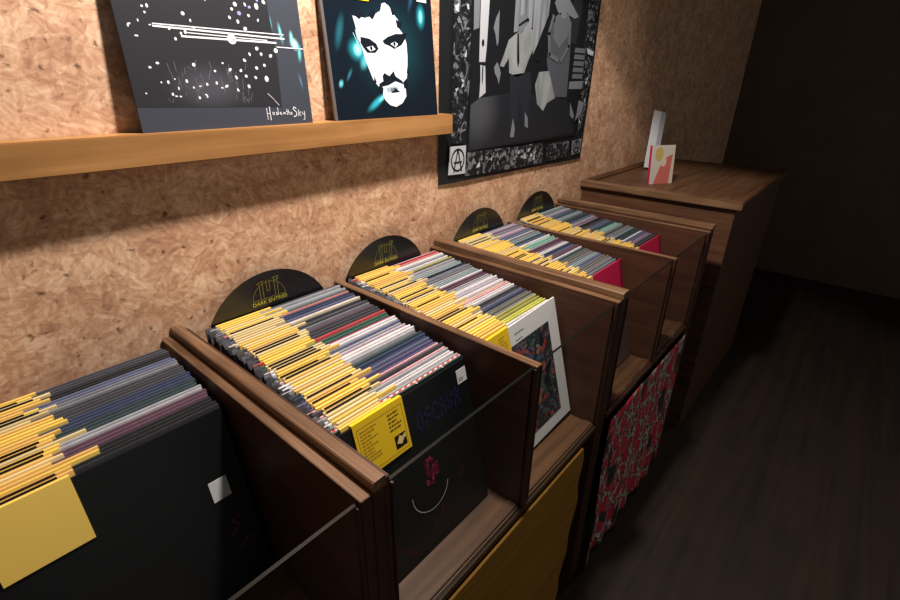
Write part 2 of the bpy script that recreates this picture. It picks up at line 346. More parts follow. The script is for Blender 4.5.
# ---- the left bay only shows its front album; a short row stands behind it
n0 = 0
for ri, (c, cnt) in enumerate(R0):
    for j in range(cnt):
        f = n0/27; r, kids = new_record()
        r.location = (-U/2+.0086 + .008 + random.uniform(-.003, .003), -.056-.256*f, -H+.0035+.0665*(.05+.262*(1-f))*.9+.012); r.rotation_euler = (-math.radians(3+11*f), 0, 0)
        kids['sleeve'].data = sleeve_mesh(c); kids['paper_band'].data = band_mesh(random.randint(0, 4), random.choice((0, 0, 1, 2)))
        head = c + ' record' if cnt == 1 else '%s of %s %s records' % (ORD[j+1], NUM[cnt], c)
        pv = R0[ri-1][0] if ri else 'wall'; nx = R0[ri+1][0] if ri < len(R0)-1 else 'front album'
        tag(r, '%s between %s and %s, leftmost bay' % (head, pv, nx), 'record', 'records in the left bay'); n0 += 1

# ------------------------------------------------------------ front albums (x,z local to each sleeve)
LEAN = math.atan2(.08, .315)
WHITEP = mat('white_sticker', (206, 206, 206), .5)
YP = mat('bright_yellow_paper', (242, 200, 34), .5)
def album(X, y, label, base, lean=LEAN, tilt=0):
    t = thing('record', label, 'record', (X, y, -H+.004 + (max(0, y+.512)*.0667)), (-lean, tilt, 0), 'front albums')
    return t
def fake_lines(mb, x0, z0, x1, z1, rows, y, mi, seed=1, fill=.8):
    rr = random.Random(seed); h = (z0-z1)/rows
    for i in range(rows):
        z = z0-h*i; x = x0
        end = x0+(x1-x0)*rr.uniform(fill-.25, fill+.2)
        while x < end:
            l = rr.uniform(.003, .009); mb.poly([(x, z), (min(x+l, end), z), (min(x+l, end), z-h*.42), (x, z-h*.42)], y, mi); x += l+.0015
    return mb
# 1. black album, nearest full bay
a1 = album(.04, -.502, 'black album with yellow banded corner fronting the nearest full bay', None)
DB = mat('black_cover', (20, 21, 22), .34, .4); BLUEI = mat('dark_blue_print', (30, 33, 56), .4, .3); FLO = mat('dark_pink_print', (104, 22, 48), .4, .3); FLO2 = mat('pink_print', (140, 44, 70), .4); ARC = mat('pale_line_print', (196, 200, 196), .4)
mb = MB().box((0, -.002, 0), (.305, .002, .311)); y = -.0023
bx, bz = .156, .262
for i, gl in enumerate(('B','F','C','U','S','E')):
    pass
def block_letters(mb, x, z, hgt, wd, n, y, mi, slope=0, seed=3):
    rr = random.Random(seed)
    for i in range(n):
        xx = x+i*wd*1.25; zz = z+slope*i
        mb.poly([(xx, zz), (xx+wd*.28, zz), (xx+wd*.28, zz+hgt), (xx, zz+hgt)], y, mi)
        for q in rr.sample((0, .4, .8), 2): mb.poly([(xx, zz+hgt*q), (xx+wd, zz+hgt*q), (xx+wd, zz+hgt*(q+.2)), (xx, zz+hgt*(q+.2))], y, mi)
        if rr.random() < .6: mb.poly([(xx+wd*.72, zz), (xx+wd, zz), (xx+wd, zz+hgt), (xx+wd*.72, zz+hgt)], y, mi)
block_letters(mb, .158, .230, .038, .016, 6, y, 1)
rr = random.Random(5)
for i in range(26):
    a, q = rr.uniform(0, 2*PI), rr.uniform(0, 1)**.5
    mb.ell(.166+.018*q*math.cos(a), .146+.026*q*math.sin(a), .0055, .0035, y-.0001*(i % 3), 2 if i % 3 else 3, rr.uniform(0, 3), 8)
arc = [(.1134,.1256),(.1137,.1085),(.1279,.0852),(.1516,.0741),(.1747,.0773),(.1962,.0934),(.2037,.1106)]
arc = [(.158+.046*math.cos(a), .116+.043*math.sin(a)) for a in [PI*(.96+.96*i/20) for i in range(21)]]; mb.stroke(arc, .0012, y, 4)
mb.stroke([(.149,.034),(.16,.05),(.171,.046),(.18,.07)], .0014, y, 2); mb.stroke([(.067,.045),(.085,.035),(.08,.028),(.1,.02)], .0014, y, 2); mb.stroke([(.05,.05),(.06,.03)], .0014, y, 2); mb.stroke([(.23,.09),(.25,.1),(.24,.115)], .0012, y, 2)
mb.build('sleeve', [DB, BLUEI, FLO, FLO2, ARC], a1)
YL = mat('faint_brown_print', (188, 146, 34), .6)
mb = MB().box((.030, -.0045, .218), (.136, .0032, .315)); y = -.0048
for (p0, p1) in (((.036,.224),(.131,.224)), ((.131,.224),(.131,.304)), ((.131,.304),(.036,.304)), ((.036,.304),(.036,.224))): mb.stroke([p0, p1], .0008, y, 1)
fake_lines(mb, .040, .298, .074, .238, 10, y, 1, 2); fake_lines(mb, .098, .298, .127, .262, 5, y, 4, 9, .85)
mb.poly([(.103,.230),(.128,.230),(.128,.254),(.103,.254)], y, 2); mb.poly([(.106,.240),(.116,.235),(.124,.244),(.114,.252)], y-.0002, 3); mb.poly([(.117,.246),(.127,.243),(.127,.252)], y-.0002, 3)
mb.build('paper_band', [YP, YL, INK, mat('pale_yellow_print', (236, 214, 130), .6), mat('brown_print', (120, 88, 26), .6)], a1, label='bright yellow paper band with small print and a black picture')
mb = MB().box((.276, -.0028, .268), (.303, -.002, .296)); fake_lines(mb, .28, .279, .3, .271, 2, -.003, 1, 4)
mb.build('price_sticker', [WHITEP, INK], a1, label='small white price sticker')
# striped and black albums tucked behind it
def extra(name_lab, X, y, lean, colour_fn, group):
    t = thing('record', name_lab, 'record', (X, y, -H+.004), (-lean, 0, 0), group); colour_fn(t); return t
def striped(t):
    R = mat('red_stripe', (206, 50, 52), .4); Wt = mat('white_stripe', (232, 214, 206), .4)
    mb = MB().box((0, -.002, 0), (.308, .002, .3135), 1)
    for i in range(22):
        x = .002+i*.014; mb.v += [(x, -.0022, .3137), (x+.007, -.0022, .3137), (x+.0115, .0022, .3137), (x+.0045, .0022, .3137)]; n = len(mb.v); mb.f.append((n-4, n-3, n-2, n-1)); mb.m.append(0)
    mb.build('sleeve', [R, Wt], t)
    MB().box((.014, -.0027, .225), (.10, .0027, .3155)).build('paper_band', YEL[2], t)
extra('red and white candy-striped record behind the black front album of the nearest bay', .041, -.490, LEAN, striped, 'records in the nearest full bay')
def darkteal(t):
    MB().box((0, -.002, 0), (.31, .002, .3135)).build('sleeve', mat('green_black_cover', (26, 42, 42), .3, .5), t)
    MB().box((.014, -.0026, .225), (.12, .0026, .3155)).build('paper_band', YEL[0], t)
    MB().box((.18, -.0022, .3132), (.184, .0022, .3142)).box((.25, -.0022, .3132), (.253, .0022, .3142)).build('spine_print', ARC, t)
extra('greenish black record directly behind the black front album of the nearest bay', .0405, -.496, LEAN, darkteal, 'records in the nearest full bay')
# 2. white album with painting
a2 = album(.3955, -.503, 'white album with a dark colourful painting on its cover, standing behind glass', None, tilt=-math.radians(2.2))
mb = MB().box((0, -.002, 0), (.307, .002, .314)); y = -.0023
mb.poly([(.07,.03),(.266,.03),(.266,.268),(.07,.268)], y, 1)
fake_lines(mb, .13, .292, .178, .284, 1, y, 2, 3, .9); fake_lines(mb, .13, .276, .16, .270, 1, y, 2, 5, .9)
rr = random.Random(11); pal = {'r': 3, 'b': 4, 'o': 5, 'g': 6, 'd': 7}
for (x, z, rx, rz, c) in ((.135,.235,.022,.016,'r'),(.15,.21,.03,.02,'r'),(.175,.215,.02,.014,'b'),(.205,.215,.012,.01,'o'),(.19,.245,.02,.012,'g'),(.225,.235,.016,.025,'d'),(.235,.22,.008,.03,'r'),
        (.205,.2,.014,.012,'b'),(.215,.175,.02,.024,'o'),(.212,.178,.012,.014,'r'),(.19,.19,.01,.01,'r'),(.24,.16,.014,.03,'d'),(.2,.15,.02,.016,'g'),(.17,.17,.026,.03,'d'),(.225,.13,.022,.02,'d'),(.2,.12,.02,.02,'g'),
        (.18,.1,.02,.016,'o'),(.21,.095,.016,.012,'r'),(.235,.09,.014,.014,'d'),(.15,.13,.016,.02,'r'),(.16,.075,.02,.012,'r'),(.14,.1,.012,.02,'g'),(.15,.05,.02,.01,'r'),(.2,.06,.03,.01,'g')):
    mb.ell(x, z, rx*.62, rz*.62, y-.0002-.00002*rr.randint(0, 9), pal[c], rr.uniform(-.8, .8), 12)
for i in range(40):
    mb.ell(rr.uniform(.1,.255), rr.uniform(.04,.25), rr.uniform(.002,.006), rr.uniform(.002,.008), y-.0006, rr.choice((1,3,4,5,6,7,2)), rr.uniform(0,3), 7)
mb.build('sleeve', [mat('white_cover', (224, 222, 220), .35, .4), speckle('painting_swirl', [(.28,(120,60,46)),(.38,(30,34,36)),(.46,(48,62,56)),(.52,(24,26,30)),(.58,(70,90,110)),(.64,(150,56,44)),(.72,(110,116,100))], (28,1,24), .4, 4, 2.5), mat('grey_print', (120, 120, 120), .5), mat('painting_red', (150, 50, 46), .4), mat('painting_blue', (60, 80, 108), .4),
    mat('painting_orange', (160, 92, 64), .4), mat('painting_green', (70, 88, 78), .4), mat('painting_black', (26, 28, 32), .4)], a2)
mb = MB().box((.014, -.0042, .222), (.108, .0032, .318)); fake_lines(mb, .02, .305, .055, .24, 9, -.0045, 1, 7); fake_lines(mb, .07, .305, .10, .26, 6, -.0045, 1, 8)
mb.build('paper_band', [YP, YL], a2, label='yellow paper band with small print')
# 3/4. crimson albums
def crimson(X, lab):
    a = album(X, -.503, lab, None); y = -.0023
    mb = MB().box((0, -.002, 0), (.308, .002, .315)); mb.ell(.21, .2, .05, .055, y, 1, .3); mb.poly([(.15,.10),(.26,.10),(.27,.19),(.16,.20)], y-.0001, 1); mb.ell(.2, .215, .02, .024, y-.0003, 2)
    mb.poly([(.290, .17), (.308, .17), (.308, .315), (.290, .315)], y, 3); mb.poly([(0, 0), (.308, 0), (.308, .17), (0, .19)], y-.0004, 4)
    mb.build('sleeve', [mat('crimson_cover', (190, 26, 70), .4, .4), mat('crimson_cover_picture', (38, 44, 66), .4), mat('cover_tan', (120, 90, 80), .5), mat('dark_crimson', (130, 20, 48), .4), mat('cover_dim_grey_brown', (84, 66, 60), .4)], a)
    mb = MB().box((.014, -.0042, .222), (.11, .0032, .318)); fake_lines(mb, .02, .305, .09, .24, 7, -.0045, 1, 7); mb.build('paper_band', [YEL[2], YL], a)
crimson(U+.051, 'crimson album with dark picture fronting the bay just beyond the middle capping board')
crimson(1.5*U+.018, 'crimson album fronting the farthest bay at the right edge of the photo')
# 0. dark album of the left bay
a0 = album(-U/2+.0086+.009, -.322, 'black album with white sticker fronting the leftmost bay behind glass', None)
mb = MB().box((0, -.002, 0), (.308, .002, .313)); mb.stroke([(.262,.10),(.28,.112),(.27,.125),(.29,.13)], .0016, -.0023, 1); mb.stroke([(.27,.07),(.285,.085),(.295,.08)], .0016, -.0023, 1)
mb.build('sleeve', [DB, FLO2], a0)
MB().box((.255, -.003, .17), (.283, -.002, .205)).build('price_sticker', WHITEP, a0, label='white sticker')
MB().box((.014, -.0042, .222), (.11, .0032, .318)).build('paper_band', YEL[0], a0)

# ------------------------------------------------------------ black round dividers with the label's arch logo
GOLD = mat('yellow_line_print', (140, 134, 56), .5)
TXT = text_mesh('DARK ENTRIES', .0125, .0002, 1.0)
TXT.materials.clear(); TXT.materials.append(mat('yellow_lettering', (178, 172, 64), .5))
def disc(cx, lab, lx):
    t = thing('bin_divider', lab, 'divider', (cx, -.022, -H+.0005), group='black round-topped bin dividers')
    R = .15; zc = -.088+H; k = 48
    q = .132; aq = math.acos(q/R); prof = [(-q, .035), (q, .035)] + [(R*math.cos(a), zc+R*math.sin(a)) for a in [aq+(PI-2*aq)*i/k for i in range(k+1)]]
    MB().prism(prof, -.0015, .0015).build('divider_board', BLACKP, t)
    # logo: a half circle over three hanging columns
    mb = MB(); y = -.0019; ox, oz = lx, H+.004
    W = .0375
    pts = [(ox+W*math.cos(a), oz+.036*math.sin(a)) for a in [PI*i/24 for i in range(25)]]
    mb.stroke(pts, .0008, y); mb.stroke([pts[-1], pts[0]], .0009, y)
    for dx, z0, z1 in ((-.020, 0, .036), (-.013, 0, .040), (-.004, .016, .040), (.003, .016, .040), (.014, 0, .041), (.021, 0, .041)): mb.stroke([(ox+dx, oz+z0), (ox+dx, oz+z1)], .0009, y)
    mb.stroke([(ox-.026, oz+.036), (ox-.018, oz+.039), (ox-.009, oz+.040)], .0009, y); mb.stroke([(ox+.01, oz+.041), (ox+.025, oz+.043), (ox+.025, oz+.036), (ox+.013, oz+.035)], .0009, y); mb.stroke([(ox-.004, oz+.016), (ox+.003, oz+.016)], .0009, y)
    mb.build('arch_logo', GOLD, t, label='thin yellow outlined arch emblem')
    o = bpy.data.objects.new('lettering', TXT); COL.objects.link(o); o.parent = t; o.rotation_euler = (PI/2, 0, 0)
    wdt = max(v.co.x for v in TXT.vertices)-min(v.co.x for v in TXT.vertices)
    o.scale = (.080/wdt, .95, 1); o.location = (ox, -.0018, oz-.0115); o['label'] = 'yellow lettering DARK ENTRIES'
disc(.183, 'black round divider with yellow DARK ENTRIES arch behind the nearest full bay', -.002)
disc(.515, 'black round divider with yellow DARK ENTRIES arch behind the white-fronted bay', 0)
disc(.923, 'black round divider with yellow DARK ENTRIES arch, third from left', 0)
disc(1.272, 'black round divider with yellow DARK ENTRIES arch, smallest and farthest right', 0)

# ------------------------------------------------------------ wall rail, sleeves, poster
RZ = .349
rail = MB().box((-.9, -.045, RZ-.0490), (.7535, -.0005, RZ)).build('display_rail', W_RAIL, None, .0015)
tag(rail, 'honey-coloured wooden rail fixed to the chipboard wall below two displayed albums', 'rail')
TILT = math.atan2(.029, .3135)
def wall_sleeve(x, lab, m, art, rot=0, grp='album covers displayed on the wall rail'):
    t = thing('album_cover', lab, 'album cover', (x, -.035, RZ+.0002), (-TILT, rot, 0), grp)
    mb = MB().box((0, 0, 0), (.3155, .004, .3155)); art(mb)
    mb.build('sleeve', m, t); return t
# left cover
BK = (58, 58, 64)
def art1(mb):
    y = -.0003
    mb.poly([(-.0,.038),(.2503,.038),(.2553,.12),(.246,.3155),(0,.3155)], y, 1)
    rr = random.Random(2)
    D = [(.1998,.2014),(.2181,.2032),(.2256,.2002),(.2393,.2031),(.1926,.1933),(.2048,.1885),(.2217,.1869),(.2383,.1814),(.2,.1753),(.1861,.1801),(.2423,.2125),(.2545,.2115),(.2114,.1654),(.2273,.1356),(.2648,.1349),(.2117,.1254),(.2342,.1271),(.2526,.1253),
         (.2002,.115),(.2371,.109),(.221,.1036),(.1901,.0981),(.1706,.0985),(.1795,.0865),(.1983,.0894),(.2162,.0877),(.2004,.0726),(.1787,.0663),(.1593,.0719)]
    for i, (x, z) in enumerate(D): mb.ell(x-.01, z, rr.uniform(.0016,.0036), rr.uniform(.0018,.0034), y-.0003, 3 if i in (5, 10, 2) else 2, rr.uniform(-1, 1), 9)
    for _ in range(60): mb.ell(rr.uniform(.01,.15), rr.uniform(.05,.3), rr.uniform(.001,.003), rr.uniform(.001,.003), y-.0003, 2, 0, 7)
    mb.ell(.2293, .2031, .0035, .005, y-.0004, 2); mb.ell(.2274, .0863, .0038, .005, y-.0004, 2); mb.ell(.1734, .147, .008, .008, y-.0004, 2); mb.ell(.2548, .1349, .004, .004, y-.0004, 2)
    for (a, b, wd) in (((.05,.158),(.2752,.1625),.0016), ((.05,.1548),(.2757,.1558),.0026), ((.09,.144),(.2576,.1478),.0028), ((.258,.1411),(.3138,.1417),.0016), ((.1,.150),(.24,.1505),.0014)): mb.stroke([a, b], wd, y-.0004, 2)
    mb.stroke([(.225,.0615),(.236,.051),(.245,.041)], .0008, y-.0004, 2)
    for _ in range(50):
        x, z = rr.uniform(.05,.19), rr.uniform(.04,.10); mb.stroke([(x, z), (x+rr.uniform(-.006,.006), z+rr.uniform(.002,.02))], .0006, y-.0003, 4)
    # handwritten title: Hole in the Sky style script
    def S(pts, dx, w_=.0011): mb.stroke([(.2165+dx+px*.001, .021+pz*.001) for px, pz in pts], w_, y-.0006, 2)
    S([(1,-5),(1,15)], 0); S([(7,-6),(7,17)], 0, .0014); S([(1,5),(7,6)], 0)                       # H
    S([(12,4),(15,3),(16,7),(13,8),(12,4)], 0)                                                 # i/o
    S([(20,3),(24,4),(24,16)], 0); S([(24,5),(20,8),(20,3)], 0)                                # d
    S([(28,4),(31,5),(29,8),(27,5),(31,3)], 0)                                                 # e
    S([(35,4),(35,8),(37,4),(38,8),(40,4)], 0, .0009); S([(43,3),(43,13)], 0, .0009); S([(41,9),(47,9)], 0, .0008); S([(46,3),(46,12)], 0, .0009); S([(46,7),(49,7),(49,3)], 0, .0009); S([(51,5),(54,6),(52,8),(51,4),(54,3)], 0, .0009)
    S([(64,14),(60,17),(57,13),(64,7),(63,1),(57,-1)], 0, .0015); S([(68,0),(69,12)], 0); S([(73,8),(69,5),(73,1)], 0); S([(76,8),(77,4),(81,4)], 0); S([(82,9),(81,-5),(78,-7)], 0)
m1 = [glow_print('grey_cover_with_flares', (62, 65, 74), [(.2502,.1842,.006,.022,-.15,(110,200,210),.8),(.2702,.1650,.005,.024,-.12,(130,225,225),.8),(.292,.160,.006,.016,0,(150,230,230),.8),(.297,.149,.012,.016,-.5,(180,250,250),1),(.3055,.134,.006,.022,.1,(110,210,215),.8),(.3,.085,.004,.02,-.2,(90,140,170),.6),(.285,.26,.03,.06,0,(70,96,116),.4)]),
      glow_print('dark_cover_panel', (44, 44, 48), [(.12,.07,.09,.05,0,(86,84,92),.6)]), mat('white_print', (232, 232, 236), .4), mat('lilac_print', (150, 146, 200), .4), mat('grey_scratch', (118, 116, 124), .4)]
c1 = wall_sleeve(.01, 'grey album cover with white dots and handwritten title on the rail, left', m1, art1, math.radians(1.5))
FACE = [(.4579,.2018),(.4683,.2008),(.4925,.2001),(.5129,.2063),(.5375,.2179),(.5424,.2316),(.5516,.2344),(.5627,.2297),(.5733,.2191),(.5812,.2099),(.5895,.2027),(.5877,.1885),(.5961,.181),(.6047,.1734),(.6092,.1571),(.6093,.1319),(.605,.0977),(.5995,.0803),(.5945,.0673),(.595,.0452),(.5798,.0301),(.5592,.0228),(.5405,.0269),(.5265,.0381),(.5192,.051),(.5177,.0615),(.5096,.0678),(.4967,.0802),(.4882,.1003),(.4799,.1199),(.4767,.1354),(.4709,.1505),(.4648,.1634),(.4628,.1838)]
EL = [(.473,.1639),(.4976,.1614),(.5163,.1526),(.5207,.143),(.5107,.1347),(.4877,.1338),(.478,.1431),(.4712,.1524)]
EWL = [(.4865,.1443),(.5041,.1481),(.5117,.1414),(.4967,.1369)]
ER = [(.5349,.1595),(.5511,.1683),(.5766,.1758),(.602,.1773),(.6059,.1672),(.5926,.1542),(.5693,.145),(.5547,.1504),(.54,.1538)]
EWR = [(.5583,.1546),(.5714,.1601),(.5814,.1557),(.5728,.148)]
NO = [(.5246,.0885),(.5315,.0947),(.546,.0886),(.56,.0992),(.5648,.0887),(.586,.0781),(.5884,.0716),(.5634,.0781),(.5403,.0697),(.5152,.0657),(.512,.0719),(.5261,.0781)]
MO = [(.5332,.0635),(.562,.0675),(.571,.0631),(.5542,.0568),(.5352,.0558)]
def art2(mb):
    X = .387; y = -.0003
    sh = lambda P: [(a-X, b) for a, b in P]
    mb.poly(sh(FACE), y, 1)
    for P in (EL, ER, NO): mb.poly(sh(P), y-.0003, 2)
    mb.poly(sh(MO), y-.0003, 3)
    for P in (EWL, EWR): mb.poly(sh(P), y-.0006, 1)
    for P in ([(.462,.203),(.475,.1965),(.490,.2075),(.470,.212)], [(.500,.206),(.512,.1985),(.524,.213),(.514,.222)], [(.566,.229),(.571,.212),(.584,.215)], [(.5805,.205),(.583,.190),(.592,.186),(.600,.200)], [(.5985,.178),(.604,.165),(.614,.180)],
              [(.513,.070),(.524,.064),(.521,.050),(.508,.060)], [(.588,.076),(.600,.084),(.604,.066),(.590,.062)], [(.546,.062),(.562,.064),(.575,.055),(.548,.053)], [(.500,.088),(.506,.076),(.497,.072)], [(.606,.110),(.602,.096),(.612,.09)]): mb.poly(sh(P), y-.0003, 2)
    mb.ell(.4995-X, .1432, .0035, .0042, y-.0009, 2); mb.ell(.570-X, .1552, .0035, .0045, y-.0009, 2)
    mb.stroke(sh([(.5215,.1500),(.5262,.1250),(.5240,.1050)]), .0016, y-.0003, 3); mb.stroke(sh([(.5560,.1020),(.5580,.1100)]), .0012, y-.0003, 3)
    mb.stroke(sh([(.4540,.1700),(.4660,.1450),(.4610,.1760)]), .0012, y-.0003, 4)
m2 = [glow_print('teal_black_cover', (15, 24, 34), [(.30/2+.02,.14,.15,.13,0,(20,62,70),.85),(.075,.139,.034,.03,0,(40,170,185),.95),(.075,.139,.016,.018,0,(170,245,250),1),(.092,.118,.016,.028,.6,(90,200,210),.8),(.276,.2166,.02,.035,.1,(40,160,175),.9),(.276,.2166,.009,.02,.1,(140,230,235),1),
       (.0202,.0724,.008,.012,.5,(110,210,220),.9),(.045,.09,.006,.022,.6,(60,130,150),.6),(.114,.034,.045,.012,.55*-1,(50,180,200),.95),(.13,.042,.02,.007,-.55,(130,225,235),.9),(.032,.17,.014,.05,.35,(40,110,125),.6),(.25,.255,.01,.05,.4,(40,90,110),.6)], .25),
      mat('cover_white_ink', (226, 227, 234), .3), mat('cover_black_ink', (18, 24, 34), .3), mat('cover_grey_ink', (160, 176, 186), .3), mat('cover_pale_cyan_ink', (180, 235, 235), .3)]
c2 = wall_sleeve(.3885, 'teal-black album cover with stark white bearded face on the rail, right', m2, art2, 0)
mb = MB().box((.018, -.0016, .232), (.118, -.0004, .318)); fake_lines(mb, .03, .3, .105, .24, 7, -.0018, 1, 3)
mb.build('paper_band', [YP, YL], c2, label='yellow paper band at the top')
MB().box((.266, -.0012, .247), (.298, -.0004, .29)).build('price_sticker', WHITEP, c2, label='white sticker')
MB().box((-.007, -.0005, 0), (-.0003, .0045, .3155)).build('plastic_sleeve_edge', mat('hazy_plastic_edge', (96, 90, 88), .25, .6), c2)
# poster
def poster():
    t = MB(); cols = 22; rows = 20; W, Hh = .885, 1.2
    # slightly wavy sheet
    def yy(u, v): return -.003 - .0025*math.sin(u*7+1)*math.exp(-v*2.5) - .004*math.exp(-v*14)*abs(math.sin(u*3.2))
    o = thing('poster', 'large black-and-white band poster with collage border pinned on the chipboard wall', 'poster', (.74, 0, .15))
    def corner(u, v):   # sheet outline leans a little and its lower right corner is cut inwards
        x = u*W + .012*v*(1-u) + .012*v*u - (.016*max(0, 1-v/.25) * u)
        return x, v*Hh + (.008*(1-u) - .006*u)*(1-v)
    n = 0
    for j in range(rows+1):
        for i in range(cols+1):
            u, v = i/cols, (j/rows)**1.6; x, z = corner(u, v); t.v.append((x, yy(u, v), z))
    for j in range(rows):
        for i in range(cols):
            a = j*(cols+1)+i; t.f.append((a, a+1, a+cols+2, a+cols+1)); t.m.append(0)
    y0 = -.0095
    def P(pts, mi, k=0): t.poly(pts, y0-.0003*k, mi)
    P([(.125,.09),(.79,.09),(.80,1.1),(.14,1.1)], 1)
    P([(.1315,.2164),(.1723,.2341),(.3566,.2483),(.6941,.2183),(.78,.1),(.128,.092)], 2, 1)
    P([(.3264,.41),(.4282,.43),(.44,.355),(.4645,.387),(.5167,.47),(.56,1.05),(.3264,1.05)], 3, 2)
    P([(.1605,.72),(.205,.72),(.2017,.4791),(.1964,.3658),(.192,.3279),(.1643,.3271),(.1635,.3764)], 4, 2)
    P([(.1702,.3197),(.1928,.3177),(.2,.2484),(.1699,.2341),(.1726,.2814)], 4, 2)
    P([(.1277,.7),(.1605,.7),(.1596,.41),(.1355,.4033)], 5, 2)
    t.ell(.178, .375, .006, .009, y0-.0012, 1); t.ell(.181, .30, .003, .03, y0-.0012, 1)
    P([(.235,.44),(.25,.46),(.252,.38),(.245,.37),(.235,.40),(.225,.415)], 5, 2)
    P([(.337,.4069),(.3024,.3892),(.2809,.349),(.2635,.3195),(.2841,.3173),(.3076,.3421),(.3147,.3016),(.3569,.2911),(.3954,.3),(.4136,.3345),(.4376,.3691),(.429,.4237),(.3933,.4344),(.3623,.419)], 6, 3)
    P([(.3446,.41),(.3526,.4105),(.3654,.3331),(.3593,.3163),(.351,.3381)], 1, 5)
    P([(.318,.2962),(.4355,.3064),(.4497,.2534),(.4365,.1366),(.4118,.1381),(.3805,.2393),(.3671,.116),(.3381,.118)], 7, 3)
    P([(.3489,.172),(.3641,.1409),(.3616,.1132),(.3384,.1149)], 5, 5); P([(.417,.1875),(.4381,.168),(.4428,.1363),(.4232,.1437)], 5, 5)
    P([(.3453,.4256),(.352,.455),(.375,.462),(.390,.445),(.3786,.4202),(.358,.4109)], 5, 6); t.stroke([(.35,.43),(.395,.45),(.40,.448)], .006, y0-.0025, 1)
    P([(.25,.33),(.262,.315),(.27,.30),(.262,.27),(.255,.285),(.24,.30),(.235,.315)], 5, 4)
    P([(.5453,.4544),(.6714,.4643),(.6852,.3489),(.6917,.2284),(.5835,.2302),(.5283,.3438)], 8, 3)
    P([(.5473,.5072),(.5898,.56),(.6343,.53),(.7174,.483),(.6903,.4748),(.6103,.4882),(.6141,.4714),(.5713,.4846)], 5, 5)
    t.stroke([(.545,.47),(.525,.42),(.54,.36),(.60,.345)], .014, y0-.0026, 9); t.stroke([(.66,.46),(.665,.39),(.62,.345)], .014, y0-.0029, 9)
    P([(.4841,.3072),(.5474,.3114),(.605,.2266),(.5531,.2115),(.5309,.1865),(.4879,.21),(.4658,.2684)], 6, 7)
    P([(.529,.4725),(.5096,.4432),(.471,.3848),(.454,.3414),(.4792,.3364),(.5014,.3863),(.5371,.4312)], 1, 6)
    for i in range(5): P([(.715,.29+i*.021),(.795,.29+i*.021),(.797,.305+i*.021),(.718,.305+i*.021)], 9, 4)
    P([(.70,.255),(.80,.255),(.81,.282),(.70,.28)], 5, 4); P([(.68,.40),(.72,.40),(.74,.52),(.70,.56),(.66,.50)], 7, 2); P([(.56,.47),(.62,.50),(.66,.47),(.655,.42),(.60,.38),(.555,.41)], 9, 5); P([(.585,.50),(.63,.51),(.635,.475),(.60,.465)], 5, 6)
    P([(.8043,.3921),(.865,.3816),(.8608,.3681),(.8179,.3731)], 4, 6); P([(.7884,.2164),(.8329,.2048),(.825,.1726),(.7753,.1421),(.7833,.1741)], 5, 6); P([(.72,.21),(.74,.19),(.765,.16),(.755,.15),(.73,.165)], 5, 6)
    # collage strips
    P([(.0513,1.1),(.1235,1.1),(.1235,.4709),(.1239,.2811),(.1086,.1150),(.0462,.1180),(.0513,.2806)], 10, 3)
    P([(.1234,.0882),(.414,.0820),(.5494,.0828),(.5627,.0090),(.3036,.0146),(.112,.0201)], 10, 3)
    P([(.5789,.0736),(.75,.0717),(.7500,.0130),(.5838,.0120)], 10, 3)
    P([(.789,1.1),(.862,1.1),(.865,.286),(.850,.1233),(.802,.0850),(.7966,.2162),(.7825,.3846)], 10, 3)
    rr = random.Random(21)
    for _ in range(46): P([( (x:=rr.uniform(.055,.105))+rr.uniform(0,.006), (z:=rr.uniform(.13,.9))), (x+rr.uniform(.006,.02), z+rr.uniform(-.004,.006)), (x+rr.uniform(.004,.016), z+rr.uniform(.006,.02)), (x-rr.uniform(-.004,.004), z+rr.uniform(.004,.012))], rr.choice((4, 5, 1, 5)), 5+rr.random())
    for _ in range(40): P([( (x:=rr.uniform(.125,.53)), (z:=rr.uniform(.022,.06))), (x+rr.uniform(.008,.025), z+rr.uniform(-.003,.004)), (x+rr.uniform(.006,.02), z+rr.uniform(.008,.02)), (x+rr.uniform(-.002,.005), z+rr.uniform(.006,.014))], rr.choice((4, 5, 1, 5, 1)), 5+rr.random())
    for _ in range(26): P([( (x:=rr.uniform(.80,.84)), (z:=rr.uniform(.12,.8))), (x+rr.uniform(.004,.014), z), (x+rr.uniform(.004,.014), z+rr.uniform(.006,.02)), (x, z+rr.uniform(.004,.012))], rr.choice((5, 9, 1, 4)), 5+rr.random())
    # circled A emblems
    for (pts, cx, cz, rx, rz, col) in (([(.0419,.1107),(.1132,.1088),(.1117,.0289),(.0345,.0329)], .076, .071, .028, .030, 4), ([(.771,.0698),(.852,.0743),(.8492,.0204),(.7762,.016)], .812, .046, .026, .022, 5)):
        P(pts, col, 8)
        t.stroke([(cx+rx*math.cos(a), cz+rz*math.sin(a)) for a in [2*PI*i/20 for i in range(21)]], .0045, y0-.0034, 1)
        t.stroke([(cx-rx*.62, cz-rz*1.05), (cx, cz+rz*1.0), (cx+rx*.62, cz-rz*1.05)], .0045, y0-.0034, 1); t.stroke([(cx-rx*.6, cz-rz*.2), (cx+rx*.6, cz-rz*.2)], .004, y0-.0037, 1)
